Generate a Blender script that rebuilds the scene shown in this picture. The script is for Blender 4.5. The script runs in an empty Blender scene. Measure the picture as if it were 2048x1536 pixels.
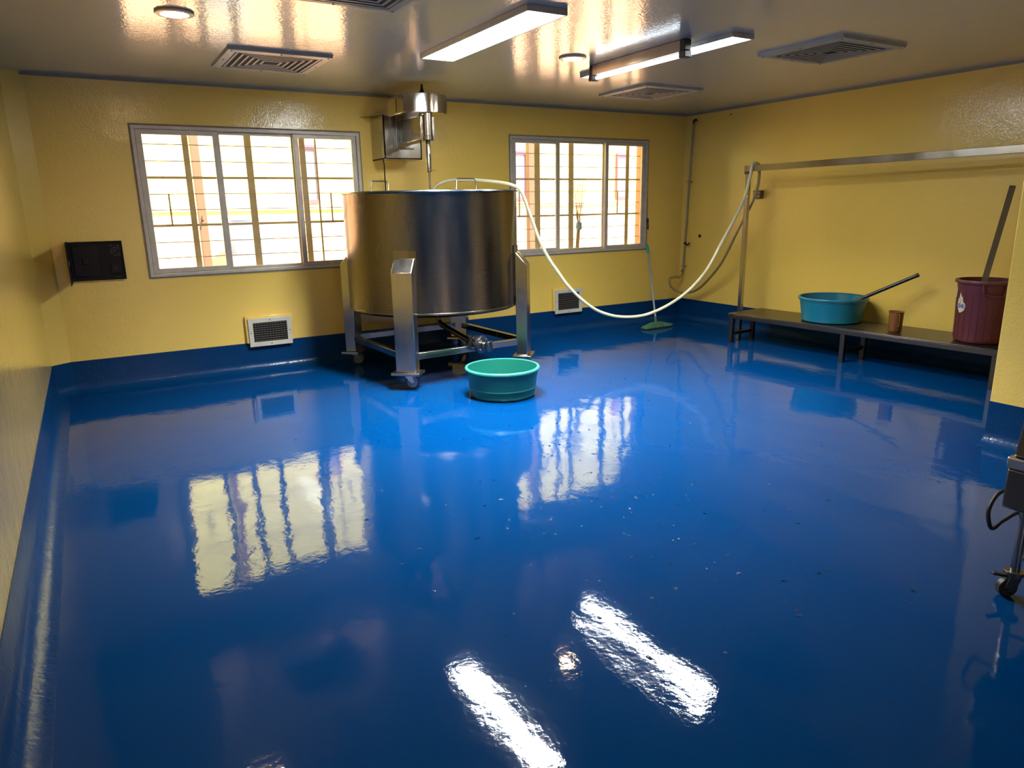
import bpy, bmesh, math, random
from mathutils import Vector, Matrix
R = math.radians
PI = math.pi
random.seed(7)
sc = bpy.context.scene
COL = sc.collection

# ------------------------------------------------------------------ camera, world, sun, exposure
cam_d = bpy.data.cameras.new('camera')
cam_d.sensor_width = 36.0
cam_d.lens = 1415.0 / 2048.0 * 36.0
cam_d.clip_start = 0.05
cam = bpy.data.objects.new('camera', cam_d)
COL.objects.link(cam)
_y, _p, _r = R(30.45), R(14.12), R(-1.02)
_f = Vector((math.sin(_y)*math.cos(_p), math.cos(_y)*math.cos(_p), -math.sin(_p)))
_rt = Vector((math.cos(_y), -math.sin(_y), 0))
_u = _rt.cross(_f)
_r2 = math.cos(_r)*_rt + math.sin(_r)*_u
_u2 = -math.sin(_r)*_rt + math.cos(_r)*_u
cam.matrix_world = Matrix(((_r2.x, _u2.x, -_f.x, 0), (_r2.y, _u2.y, -_f.y, 0), (_r2.z, _u2.z, -_f.z, 1.5), (0, 0, 0, 1)))
sc.camera = cam

world = bpy.data.worlds.new('sky')
sc.world = world
world.use_nodes = True
wb = world.node_tree.nodes['Background']
wb.inputs[0].default_value = (0.93, 0.96, 1.0, 1)
wb.inputs[1].default_value = 3.9

sun_d = bpy.data.lights.new('sun', 'SUN')
sun_d.energy = 19.0
sun_d.angle = R(1.0)
sun_d.color = (1.0, 0.96, 0.88)
sun = bpy.data.objects.new('sun', sun_d)
COL.objects.link(sun)
sun.rotation_euler = Vector((-0.35, 0.62, -0.80)).to_track_quat('-Z', 'Y').to_euler()

sc.view_settings.view_transform = 'Standard'
sc.view_settings.look = 'None'
sc.view_settings.gamma = 1.0
sc.view_settings.use_curve_mapping = False
sc.view_settings.exposure = 0.60

LAMP = 42.0        # radiance of the ceiling panels

# ------------------------------------------------------------------ materials
def mat(name, color, rough=0.5, metal=0.0, spec=0.5, coat=0.0, coat_rough=0.05, coat_ior=1.5, ior=1.5,
        bump=None, mottle=None, rough_var=None, trans=0.0, alpha=1.0, emit=None, emit_s=0.0, extra_bump=None):
    m = bpy.data.materials.new(name)
    m.use_nodes = True
    nt = m.node_tree
    b = nt.nodes['Principled BSDF']
    b.inputs['Base Color'].default_value = (*color, 1)
    b.inputs['Roughness'].default_value = rough
    b.inputs['Metallic'].default_value = metal
    b.inputs['Specular IOR Level'].default_value = spec
    b.inputs['IOR'].default_value = ior
    b.inputs['Coat Weight'].default_value = coat
    b.inputs['Coat Roughness'].default_value = coat_rough
    b.inputs['Coat IOR'].default_value = coat_ior
    b.inputs['Transmission Weight'].default_value = trans
    b.inputs['Alpha'].default_value = alpha
    if emit:
        b.inputs['Emission Color'].default_value = (*emit, 1)
        b.inputs['Emission Strength'].default_value = emit_s
    tc = nt.nodes.new('ShaderNodeTexCoord')
    def noise(scale, detail=3.0, sc3=None):
        n = nt.nodes.new('ShaderNodeTexNoise')
        n.inputs['Scale'].default_value = scale
        n.inputs['Detail'].default_value = detail
        src = tc.outputs['Object']
        if sc3:
            mp = nt.nodes.new('ShaderNodeMapping')
            mp.inputs['Scale'].default_value = sc3
            nt.links.new(src, mp.inputs['Vector'])
            src = mp.outputs['Vector']
        nt.links.new(src, n.inputs['Vector'])
        return n
    if mottle:                       # (scale, amount, stretch)
        n = noise(mottle[0], 5, mottle[2] if len(mottle) > 2 else None)
        mix = nt.nodes.new('ShaderNodeMix')
        mix.data_type = 'RGBA'
        k = mottle[1]
        mix.inputs[6].default_value = (*[max(0, c*(1-k)) for c in color], 1)
        mix.inputs[7].default_value = (*[min(1, c*(1+k)) for c in color], 1)
        nt.links.new(n.outputs['Fac'], mix.inputs[0])
        nt.links.new(mix.outputs[2], b.inputs['Base Color'])
    if rough_var:                    # (scale, low, high, stretch)
        n = noise(rough_var[0], 4, rough_var[3] if len(rough_var) > 3 else None)
        mr = nt.nodes.new('ShaderNodeMapRange')
        mr.inputs['From Min'].default_value = 0.3
        mr.inputs['From Max'].default_value = 0.7
        mr.inputs['To Min'].default_value = rough_var[1]
        mr.inputs['To Max'].default_value = rough_var[2]
        nt.links.new(n.outputs['Fac'], mr.inputs['Value'])
        nt.links.new(mr.outputs['Result'], b.inputs['Roughness'])
    prev = None
    for bb in (bump or []):          # list of (scale, distance, strength, stretch)
        n = noise(bb[0], 2, bb[3] if len(bb) > 3 else None)
        bp = nt.nodes.new('ShaderNodeBump')
        bp.inputs['Strength'].default_value = bb[2]
        bp.inputs['Distance'].default_value = bb[1]
        nt.links.new(n.outputs['Fac'], bp.inputs['Height'])
        if prev:
            nt.links.new(prev.outputs['Normal'], bp.inputs['Normal'])
        prev = bp
    if prev:
        nt.links.new(prev.outputs['Normal'], b.inputs['Normal'])
        nt.links.new(prev.outputs['Normal'], b.inputs['Coat Normal'])
    return m

M = {}
M['yellow'] = mat('yellow_gloss_paint', (0.80, 0.555, 0.110), rough=0.34, coat=1.0, coat_rough=0.07,
                  mottle=(1.3, 0.06), bump=[(70, 0.004, 0.35), (9, 0.02, 0.12)])
M['ceiling'] = mat('grey_gloss_ceiling_paint', (0.42, 0.41, 0.35), rough=0.36, coat=1.0, coat_rough=0.04, coat_ior=2.0, ior=1.5,
                   mottle=(1.0, 0.08), bump=[(60, 0.003, 0.35), (3.5, 0.02, 0.10, (1.0, 0.5, 1))])
M['blue_skirt'] = mat('blue_skirting_paint', (0.001, 0.032, 0.115), rough=0.30, spec=0.15, coat=0.12, coat_rough=0.06,
                      mottle=(2, 0.1), bump=[(50, 0.004, 0.4), (8, 0.02, 0.2)])
M['trim'] = mat('grey_blue_cornice_paint', (0.22, 0.22, 0.20), rough=0.4, mottle=(5, 0.15))
M['alu'] = mat('aged_aluminium', (0.52, 0.47, 0.40), rough=0.42, metal=0.25, mottle=(14, 0.25), bump=[(80, 0.001, 0.3)])
M['alu_dirty'] = mat('dirty_mortar_edge', (0.20, 0.17, 0.12), rough=0.7, mottle=(25, 0.4), bump=[(60, 0.004, 0.6)])
M['steel'] = mat('brushed_stainless_steel', (0.42, 0.39, 0.35), rough=0.22, metal=1.0,
                 mottle=(3, 0.14, (1, 1, 0.3)), rough_var=(5, 0.16, 0.28, (1, 1, 0.3)), bump=[(130, 0.0006, 0.35, (1, 1, 0.06)), (4, 0.012, 0.16)])
M['tank_steel'] = mat('worn_tank_steel', (0.22, 0.185, 0.135), rough=0.24, metal=1.0,
                 mottle=(5, 0.14, (1, 1, 0.2)), rough_var=(6, 0.19, 0.30, (1, 1, 0.2)), bump=[(45, 0.0008, 0.4, (0.2, 0.2, 1)), (5, 0.008, 0.05)])
M['bench_steel'] = mat('dull_bench_steel', (0.15, 0.13, 0.115), rough=0.36, metal=1.0, mottle=(4, 0.25), bump=[(60, 0.001, 0.3)])
M['tube_steel'] = mat('blackened_steel_tube', (0.06, 0.06, 0.065), rough=0.35, metal=1.0, mottle=(15, 0.3))
M['dark_steel'] = mat('dark_cast_steel', (0.16, 0.16, 0.16), rough=0.35, metal=1.0, mottle=(15, 0.3), bump=[(60, 0.002, 0.3)])
M['cover_steel'] = mat('polished_cover_steel', (0.55, 0.50, 0.45), rough=0.16, metal=1.0, mottle=(5, 0.2), bump=[(5, 0.02, 0.22)])
M['black'] = mat('black_rubber', (0.012, 0.012, 0.012), rough=0.5, mottle=(20, 0.3))
M['wheel_grey'] = mat('grey_wheel_plastic', (0.16, 0.22, 0.30), rough=0.4, mottle=(20, 0.1))
M['panel_dark'] = mat('dark_brown_enclosure', (0.006, 0.004, 0.0035), rough=0.5, spec=0.25, mottle=(10, 0.4))
M['panel_breaker'] = mat('black_breaker_plastic', (0.009, 0.007, 0.0065), rough=0.5, spec=0.25, mottle=(30, 0.3))
M['panel_mark'] = mat('faded_breaker_print', (0.05, 0.036, 0.026), rough=0.6, mottle=(90, 0.5))
M['white_vent'] = mat('off_white_vent_enamel', (0.52, 0.50, 0.42), rough=0.4, mottle=(12, 0.12))
M['ceil_vent'] = mat('aged_ceiling_vent_enamel', (0.33, 0.32, 0.27), rough=0.38, mottle=(9, 0.15))
M['slat'] = mat('grey_vent_slat', (0.11, 0.10, 0.085), rough=0.4, mottle=(12, 0.15))
M['duct_shade'] = mat('painted_duct_shade', (0.008, 0.007, 0.006), rough=0.9, mottle=(5, 0.3))  # near-black colour standing for the unlit depth of the ducts
M['green'] = mat('green_basin_plastic', (0.006, 0.120, 0.090), rough=0.36, coat=0.1, mottle=(4, 0.18, (0.3, 0.3, 3)), bump=[(6, 0.003, 0.2, (0.1, 0.1, 4))])
M['green_rim'] = mat('pale_green_basin_rim', (0.035, 0.28, 0.21), rough=0.30, mottle=(6, 0.1))
M['blue_pl'] = mat('turquoise_basin_plastic', (0.005, 0.135, 0.215), rough=0.34, mottle=(4, 0.1), bump=[(5, 0.003, 0.2, (0.1, 0.1, 4))])
M['maroon'] = mat('maroon_bin_plastic', (0.110, 0.022, 0.030), rough=0.42, mottle=(5, 0.15))
M['cup'] = mat('amber_cup_plastic', (0.22, 0.085, 0.020), rough=0.28, alpha=0.86, mottle=(9, 0.15))
M['paper'] = mat('torn_sticker_paper', (0.55, 0.47, 0.36), rough=0.7, mottle=(60, 0.35))
M['paper_blue'] = mat('blue_sticker_print', (0.06, 0.14, 0.36), rough=0.6, mottle=(60, 0.35))
M['hose'] = mat('milky_white_hose', (0.55, 0.51, 0.34), rough=0.25, coat=0.4, mottle=(6, 0.08))
M['hose_old'] = mat('brownish_clear_hose', (0.30, 0.22, 0.085), rough=0.3, coat=0.3, mottle=(6, 0.2))
M['pipe'] = mat('grey_painted_pipe', (0.26, 0.24, 0.15), rough=0.35, mottle=(9, 0.2))
M['mop_handle'] = mat('grey_blue_pole', (0.24, 0.28, 0.29), rough=0.35, mottle=(9, 0.1))
M['teal'] = mat('teal_grip', (0.03, 0.36, 0.32), rough=0.4, mottle=(9, 0.1))
M['mop'] = mat('green_mop_fibre', (0.045, 0.13, 0.065), rough=0.85, mottle=(40, 0.6), bump=[(60, 0.01, 0.8)])
M['socket'] = mat('brown_socket_plastic', (0.12, 0.045, 0.025), rough=0.4, mottle=(12, 0.3))
M['socket_in'] = mat('tan_socket_insert', (0.34, 0.26, 0.16), rough=0.5, mottle=(12, 0.2))
M['rust_white'] = mat('stained_batten_enamel', (0.40, 0.27, 0.19), rough=0.22, coat=0.5, mottle=(9, 0.35))
M['lamp_frame'] = mat('cream_lamp_frame', (0.50, 0.47, 0.40), rough=0.35, mottle=(9, 0.1))
M['ring'] = mat('copper_tinted_ring', (0.60, 0.36, 0.22), rough=0.3, mottle=(9, 0.1))
M['cool_light'] = mat('cool_white_diffuser', (0.8, 0.8, 0.8), rough=0.5, emit=(0.88, 0.97, 1.0), emit_s=LAMP)
M['cool_light2'] = mat('cool_white_strip', (0.8, 0.8, 0.8), rough=0.5, emit=(0.86, 0.95, 1.0), emit_s=LAMP*0.62)
M['tube_light'] = mat('blue_white_tube', (0.8, 0.8, 0.8), rough=0.5, emit=(0.80, 0.92, 1.0), emit_s=LAMP*0.07)
M['warm_light'] = mat('warm_bulb_diffuser', (0.8, 0.8, 0.8), rough=0.5, emit=(1.0, 0.72, 0.42), emit_s=LAMP*3.4)
# outside
M['facade'] = mat('pale_yellow_facade', (0.88, 0.80, 0.26), rough=0.8, mottle=(0.6, 0.06))
M['facade_low'] = mat('peach_facade_base', (0.88, 0.54, 0.34), rough=0.8, mottle=(0.8, 0.08))
M['facade_white'] = mat('white_facade_band', (0.84, 0.72, 0.50), rough=0.8, mottle=(0.8, 0.05))
M['pink'] = mat('pink_window_frame', (0.45, 0.08, 0.14), rough=0.6, mottle=(3, 0.1))
M['pale_glass'] = mat('pale_blue_glass', (0.25, 0.26, 0.36), rough=0.3, mottle=(3, 0.1))
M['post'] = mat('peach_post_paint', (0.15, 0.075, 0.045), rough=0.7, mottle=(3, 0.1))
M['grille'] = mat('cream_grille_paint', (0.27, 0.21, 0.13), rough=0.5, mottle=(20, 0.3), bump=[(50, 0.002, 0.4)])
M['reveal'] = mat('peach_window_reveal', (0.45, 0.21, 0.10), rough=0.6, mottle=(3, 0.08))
M['ground'] = mat('outdoor_concrete', (0.52, 0.49, 0.44), rough=0.9, mottle=(2, 0.15))
M['tank_pl'] = mat('pale_blue_drum_plastic', (0.20, 0.25, 0.36), rough=0.5, mottle=(2, 0.08))
M['broom'] = mat('dry_broom_fibre', (0.14, 0.10, 0.045), rough=0.8, mottle=(30, 0.4))
M['broom_tie'] = mat('blue_broom_tie', (0.05, 0.12, 0.24), rough=0.5, mottle=(20, 0.2))
M['sack'] = mat('brown_sacking', (0.12, 0.07, 0.035), rough=0.9, mottle=(9, 0.3))
M['added_pink'] = mat('added_pink_paint', (0.80, 0.60, 0.55), rough=0.8, mottle=(2, 0.08))  # pink of the added outside parts, for the streak reflected in the tank
M['water'] = mat('clear_water', (0.75, 0.85, 0.95), rough=0.02, trans=1.0, ior=1.33, mottle=(9, 0.02))

def floor_material():
    m = bpy.data.materials.new('wet_blue_epoxy')
    m.use_nodes = True
    nt = m.node_tree
    b = nt.nodes['Principled BSDF']
    tc = nt.nodes.new('ShaderNodeTexCoord')
    def noise(scale, detail, sc3=(1, 1, 1), rot=0, dist=0.0):
        mp = nt.nodes.new('ShaderNodeMapping')
        mp.inputs['Scale'].default_value = sc3
        mp.inputs['Rotation'].default_value = (0, 0, rot)
        n = nt.nodes.new('ShaderNodeTexNoise')
        n.inputs['Scale'].default_value = scale
        n.inputs['Detail'].default_value = detail
        n.inputs['Distortion'].default_value = dist
        nt.links.new(tc.outputs['Object'], mp.inputs['Vector'])
        nt.links.new(mp.outputs['Vector'], n.inputs['Vector'])
        return n
    def mrange(src, a, bb, c, d):
        mr = nt.nodes.new('ShaderNodeMapRange')
        for k, v in zip(('From Min', 'From Max', 'To Min', 'To Max'), (a, bb, c, d)):
            mr.inputs[k].default_value = v
        nt.links.new(src, mr.inputs['Value'])
        return mr.outputs['Result']
    n1 = noise(0.8, 4)
    mix = nt.nodes.new('ShaderNodeMix')
    mix.data_type = 'RGBA'
    mix.inputs[6].default_value = (0.0003, 0.031, 0.122, 1)
    mix.inputs[7].default_value = (0.0005, 0.038, 0.146, 1)
    nt.links.new(n1.outputs['Fac'], mix.inputs[0])
    # scattered small dirt specks
    n2 = noise(26, 3, dist=0.5)
    speck = mrange(n2.outputs['Fac'], 0.70, 0.76, 0.0, 0.75)
    mix2 = nt.nodes.new('ShaderNodeMix')
    mix2.data_type = 'RGBA'
    mix2.inputs[7].default_value = (0.004, 0.03, 0.10, 1)
    nt.links.new(speck, mix2.inputs[0])
    nt.links.new(mix.outputs[2], mix2.inputs[6])
    nt.links.new(mix2.outputs[2], b.inputs['Base Color'])
    b.inputs['IOR'].default_value = 1.45
    b.inputs['Specular IOR Level'].default_value = 0.0
    b.inputs['Coat Weight'].default_value = 1.0
    b.inputs['Coat IOR'].default_value = 1.32
    n3 = noise(1.2, 5, (1, 0.6, 1), 0.4)
    nt.links.new(mrange(n3.outputs['Fac'], 0.3, 0.7, 0.24, 0.40), b.inputs['Roughness'])
    nt.links.new(mrange(n3.outputs['Fac'], 0.3, 0.75, 0.035, 0.075), b.inputs['Coat Roughness'])
    prev = None
    for sc_, det, dist, st, s3 in ((2.0, 1.0, 0.03, 0.20, (1, 0.5, 1)), (6.0, 1.0, 0.008, 0.20, (1, 0.6, 1)), (24.0, 1.0, 0.0016, 0.22, (1, 0.8, 1)), (70, 2, 0.0010, 0.16, (1, 1, 1))):
        n = noise(sc_, det, s3)
        bp = nt.nodes.new('ShaderNodeBump')
        bp.inputs['Strength'].default_value = st
        bp.inputs['Distance'].default_value = dist
        nt.links.new(n.outputs['Fac'], bp.inputs['Height'])
        if prev:
            nt.links.new(prev.outputs['Normal'], bp.inputs['Normal'])
        prev = bp
    nt.links.new(prev.outputs['Normal'], b.inputs['Coat Normal'])
    nt.links.new(prev.outputs['Normal'], b.inputs['Normal'])
    return m
M['floor'] = floor_material()

def glass_material():
    m = bpy.data.materials.new('dusty_window_glass')
    m.use_nodes = True
    nt = m.node_tree
    nt.nodes.remove(nt.nodes['Principled BSDF'])
    out = nt.nodes['Material Output']
    tr = nt.nodes.new('ShaderNodeBsdfTransparent')
    tr.inputs[0].default_value = (0.93, 0.93, 0.90, 1)
    gl = nt.nodes.new('ShaderNodeBsdfGlossy')
    gl.inputs['Roughness'].default_value = 0.03
    fr = nt.nodes.new('ShaderNodeFresnel')
    fr.inputs[0].default_value = 1.45
    mx = nt.nodes.new('ShaderNodeMixShader')
    nt.links.new(fr.outputs[0], mx.inputs[0])
    nt.links.new(tr.outputs[0], mx.inputs[1])
    nt.links.new(gl.outputs[0], mx.inputs[2])
    # thin film of dust
    df = nt.nodes.new('ShaderNodeBsdfDiffuse')
    df.inputs[0].default_value = (0.7, 0.68, 0.6, 1)
    tc = nt.nodes.new('ShaderNodeTexCoord')
    n = nt.nodes.new('ShaderNodeTexNoise')
    n.inputs['Scale'].default_value = 3
    nt.links.new(tc.outputs['Object'], n.inputs['Vector'])
    mr = nt.nodes.new('ShaderNodeMapRange')
    mr.inputs['To Min'].default_value = 0.0
    mr.inputs['To Max'].default_value = 0.10
    nt.links.new(n.outputs['Fac'], mr.inputs['Value'])
    mx2 = nt.nodes.new('ShaderNodeMixShader')
    nt.links.new(mr.outputs['Result'], mx2.inputs[0])
    nt.links.new(mx.outputs[0], mx2.inputs[1])
    nt.links.new(df.outputs[0], mx2.inputs[2])
    nt.links.new(mx2.outputs[0], out.inputs[0])
    return m
M['glass'] = glass_material()

# ------------------------------------------------------------------ mesh helpers
class MB:
    def __init__(s):
        s.v = []; s.f = []
    def add(s, vs, fs, mtx=None):
        n = len(s.v)
        for p in vs:
            p = Vector(p)
            s.v.append(mtx @ p if mtx else p)
        s.f += [tuple(i+n for i in f) for f in fs]
        return s
    def box(s, x0, x1, y0, y1, z0, z1, mtx=None):
        vs = [(x0,y0,z0),(x1,y0,z0),(x1,y1,z0),(x0,y1,z0),(x0,y0,z1),(x1,y0,z1),(x1,y1,z1),(x0,y1,z1)]
        return s.add(vs, [(0,3,2,1),(4,5,6,7),(0,1,5,4),(1,2,6,5),(2,3,7,6),(3,0,4,7)], mtx)
    def ring(s, x0, x1, z0, z1, tx, tz, y0, y1):          # mitred rectangular frame in the xz plane
        o = [(x0,z0),(x1,z0),(x1,z1),(x0,z1)]
        i = [(x0+tx,z0+tz),(x1-tx,z0+tz),(x1-tx,z1-tz),(x0+tx,z1-tz)]
        vs = [(x,y,z) for y in (y0,y1) for x,z in o+i]
        fs = []
        for k in range(4):
            j = (k+1) % 4
            fs += [(k,j,4+j,4+k),(8+k,12+k,12+j,8+j),(k,8+k,8+j,j),(4+k,4+j,12+j,12+k)]
        return s.add(vs, fs)
    def bar(s, p, q, w, h, up=(0,0,1)):          # rectangular bar between points
        p, q = Vector(p), Vector(q)
        d = (q-p).normalized()
        u = Vector(up)
        a = d.cross(u)
        if a.length < 1e-4: a = d.cross(Vector((1,0,0)))
        a.normalize(); b = a.cross(d)
        vs = [e + a*w/2*i + b*h/2*j for e in (p, q) for i, j in ((-1,-1),(1,-1),(1,1),(-1,1))]
        return s.add(vs, [(0,1,2,3),(7,6,5,4),(0,4,5,1),(1,5,6,2),(2,6,7,3),(3,7,4,0)])
    def cyl(s, p, q, r0, r1=None, n=24, cap=True):
        p, q = Vector(p), Vector(q)
        r1 = r0 if r1 is None else r1
        d = (q-p).normalized()
        a = d.cross(Vector((0,0,1)))
        if a.length < 1e-4: a = Vector((1,0,0))
        a.normalize(); b = d.cross(a)
        vs = []
        for e, r in ((p, r0), (q, r1)):
            vs += [e + (a*math.cos(2*PI*i/n) + b*math.sin(2*PI*i/n))*r for i in range(n)]
        fs = [(i, (i+1) % n, n+(i+1) % n, n+i) for i in range(n)]
        if cap: fs += [tuple(range(n-1, -1, -1)), tuple(range(n, 2*n))]
        return s.add(vs, fs)
    def lathe(s, prof, c=(0,0,0), n=64, a0=0, a1=2*PI, mtx=None):   # prof: (r, z) list
        full = abs(a1-a0-2*PI) < 1e-6
        m = n if full else n+1
        vs = []
        for r, z in prof:
            for i in range(m):
                a = a0+(a1-a0)*i/n
                vs.append((c[0]+r*math.cos(a), c[1]+r*math.sin(a), c[2]+z))
        fs = []
        for k in range(len(prof)-1):
            for i in range(n):
                j = (i+1) % m
                fs.append((k*m+i, k*m+j, (k+1)*m+j, (k+1)*m+i))
        return s.add(vs, fs, mtx)
    def tube(s, pts, r, n=12, closed=False, cap=True):
        pts = [Vector(p) for p in pts]
        N = len(pts)
        vs = []
        prev = None
        for i, p in enumerate(pts):
            if closed: t = pts[(i+1) % N]-pts[i-1]
            else: t = pts[min(i+1, N-1)]-pts[max(i-1, 0)]
            t.normalize()
            if prev is None:
                a = t.cross(Vector((0,0,1)))
                if a.length < 1e-3: a = t.cross(Vector((1,0,0)))
            else:
                a = prev - t*prev.dot(t)
            a.normalize(); prev = a
            b = t.cross(a)
            vs += [p+(a*math.cos(2*PI*k/n)+b*math.sin(2*PI*k/n))*r for k in range(n)]
        fs = []
        for i in range(N if closed else N-1):
            j = (i+1) % N
            for k in range(n):
                l = (k+1) % n
                fs.append((i*n+k, i*n+l, j*n+l, j*n+k))
        if cap and not closed: fs += [tuple(range(n-1,-1,-1)), tuple((N-1)*n+k for k in range(n))]
        return s.add(vs, fs)
    def prism(s, poly, z0, z1, mtx=None):
        n = len(poly)
        vs = [(x, y, z0) for x, y in poly]+[(x, y, z1) for x, y in poly]
        return s.add(vs, [tuple(range(n-1,-1,-1)), tuple(range(n, 2*n))]+[(i,(i+1)%n,n+(i+1)%n,n+i) for i in range(n)], mtx)
    def build(s, name, m, parent=None, bevel=0.0, smooth=35, segs=2):
        me = bpy.data.meshes.new(name)
        off = parent_origin(parent)
        me.from_pydata([tuple(v-off) for v in s.v], [], s.f)
        bm = bmesh.new(); bm.from_mesh(me)
        bmesh.ops.recalc_face_normals(bm, faces=bm.faces)
        bm.to_mesh(me); bm.free()
        me.polygons.foreach_set('use_smooth', [True]*len(me.polygons))
        me.set_sharp_from_angle(angle=R(smooth))
        me.materials.append(M[m])
        o = bpy.data.objects.new(name, me)
        COL.objects.link(o)
        if parent: o.parent = parent
        if bevel:
            b = o.modifiers.new('bevel', 'BEVEL')
            b.width = bevel; b.segments = segs; b.limit_method = 'ANGLE'; b.angle_limit = R(40)
            b.harden_normals = False
        return o

def parent_origin(p):
    v = Vector((0,0,0))
    while p is not None:
        v = v+Vector(p.location); p = p.parent
    return v
def thing(name, label, cat, loc, group=None):
    o = bpy.data.objects.new(name, None)
    o.empty_display_size = 0.1
    COL.objects.link(o); o.location = loc
    o['label'] = label; o['category'] = cat
    if group: o['group'] = group
    return o
def tag(o, label, cat, group=None):
    o['label'] = label; o['category'] = cat
    if group: o['group'] = group
    return o
def struct(o):
    o['kind'] = 'structure'; return o
def structure_root(name, loc=(0,0,0)):
    o = bpy.data.objects.new(name, None); COL.objects.link(o); o.location = loc
    o['kind'] = 'structure'; return o
def spline(pts, k=6):                 # Catmull-Rom resample
    P = [Vector(p) for p in pts]
    P = [P[0]*2-P[1]]+P+[P[-1]*2-P[-2]]
    out = []
    for i in range(1, len(P)-2):
        for j in range(k):
            t = j/k
            a, b, c, d = P[i-1], P[i], P[i+1], P[i+2]
            out.append(0.5*((2*b)+(c-a)*t+(2*a-5*b+4*c-d)*t*t+(3*b-a-3*c+d)*t**3))
    out.append(P[-2])
    return out
def copy_tree(o, parent=None):
    c = o.copy(); COL.objects.link(c)
    if parent: c.parent = parent
    for ch in list(o.children): copy_tree(ch, c)
    return c

# ------------------------------------------------------------------ room
XL, XR, YB, YF, H = -0.38, 6.72, 7.0, -2.6, 2.572
PX, PY = 4.70, 2.14            # projecting wall on the right: face X and corner Y
T = 0.20
W1 = (0.455, 2.435, 0.945, 2.215)
W2 = (4.140, 6.115, 0.945, 2.245)
SK = 0.275

struct(MB().box(XL-T, XR+T, YF-T, YB+T, -0.15, 0.0).build('floor', 'floor'))
struct(MB().box(XL-T, XR+T, YF-T, YB+T, H, H+0.2).build('ceiling', 'ceiling'))
w = MB()
xs = [XL-T, W1[0], W1[1], W2[0], W2[1], XR+T]
w.box(xs[0], xs[1], YB, YB+T, 0, H).box(xs[2], xs[3], YB, YB+T, 0, H).box(xs[4], xs[5], YB, YB+T, 0, H)
for W in (W1, W2):
    w.box(W[0], W[1], YB, YB+T, 0, W[2]).box(W[0], W[1], YB, YB+T, W[3], H)
w.prism([(XL, 6.90), (-0.24, 7.0), (XL, 7.0)], 0, H)
struct(w.build('wall_back', 'yellow'))
struct(MB().box(XL-T, XL, YF-T, YB, 0, H).build('wall_left', 'yellow'))
struct(MB().box(XR, XR+T, PY-0.3, YB, 0, H).build('wall_right', 'yellow'))
struct(MB().box(PX, XR, YF-T, PY, 0, H).build('wall_side', 'yellow', bevel=0.006))
# wall behind the camera, unseen doorway added to give the tank its pink streak
DX0, DX1, DH = 0.45, 1.30, 2.05
struct(MB().box(XL, DX0, YF-T, YF, 0, H).box(DX1, PX, YF-T, YF, 0, H).box(DX0, DX1, YF-T, YF, DH, H).build('wall_front', 'yellow'))
dr = structure_root('added_door_1', (DX0, YF, 0))
MB().box(DX0-0.04, DX0+0.03, YF-T, YF+0.02, 0, DH+0.04).box(DX1-0.03, DX1+0.04, YF-T, YF+0.02, 0, DH+0.04).box(DX0, DX1, YF-T, YF+0.02, DH-0.03, DH+0.04).build('added_door_frame', 'reveal', dr, bevel=0.004)

def skirt(name, p, q, nrm):            # blue skirting with a coved foot along p->q, nrm points into the room
    p, q, nrm = Vector((*p, 0)), Vector((*q, 0)), Vector((*nrm, 0))
    r = 0.085; t = 0.004
    prof = [(0.0, 0.0), (0.0, SK), (t, SK)]
    for i in range(9):
        a = R(180+90*i/8)
        prof.append((t+r+r*math.cos(a), 0.002+r+r*math.sin(a)))
    prof.append((t+r+0.01, 0.0))
    n = len(prof)
    vs = [e+nrm*o_+Vector((0, 0, z)) for e in (p, q) for o_, z in prof]
    fs = [(i, (i+1) % n, n+(i+1) % n, n+i) for i in range(n)]+[tuple(range(n)), tuple(range(2*n-1, n-1, -1))]
    return struct(MB().add(vs, fs).build(name, 'blue_skirt', smooth=50))
skirt('baseboard_back', (-0.24, YB), (XR, YB), (0, -1))
skirt('baseboard_left', (XL, 6.9), (XL, YF), (1, 0))
skirt('baseboard_right', (XR, YB), (XR, PY), (-1, 0))
skirt('baseboard_side', (PX, PY), (PX, YF), (-1, 0))
skirt('baseboard_front', (XL, YF), (DX0, YF), (0, 1))
s2 = 0.5**0.5
skirt('baseboard_corner', (XL, 6.90), (-0.24, 7.0), (0.581, -0.814))
MB_t = MB().bar((XL, YB-0.006, H-0.010), (XR, YB-0.006, H-0.010), 0.014, 0.022)
struct(MB_t.build('trim_1', 'trim'))
struct(MB().bar((XR-0.006, PY, H-0.010), (XR-0.006, YB, H-0.010), 0.014, 0.022).build('trim_2', 'trim'))
struct(MB().bar((XL+0.006, YF, H-0.010), (XL+0.006, 6.9, H-0.010), 0.014, 0.022).build('trim_3', 'trim'))

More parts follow.
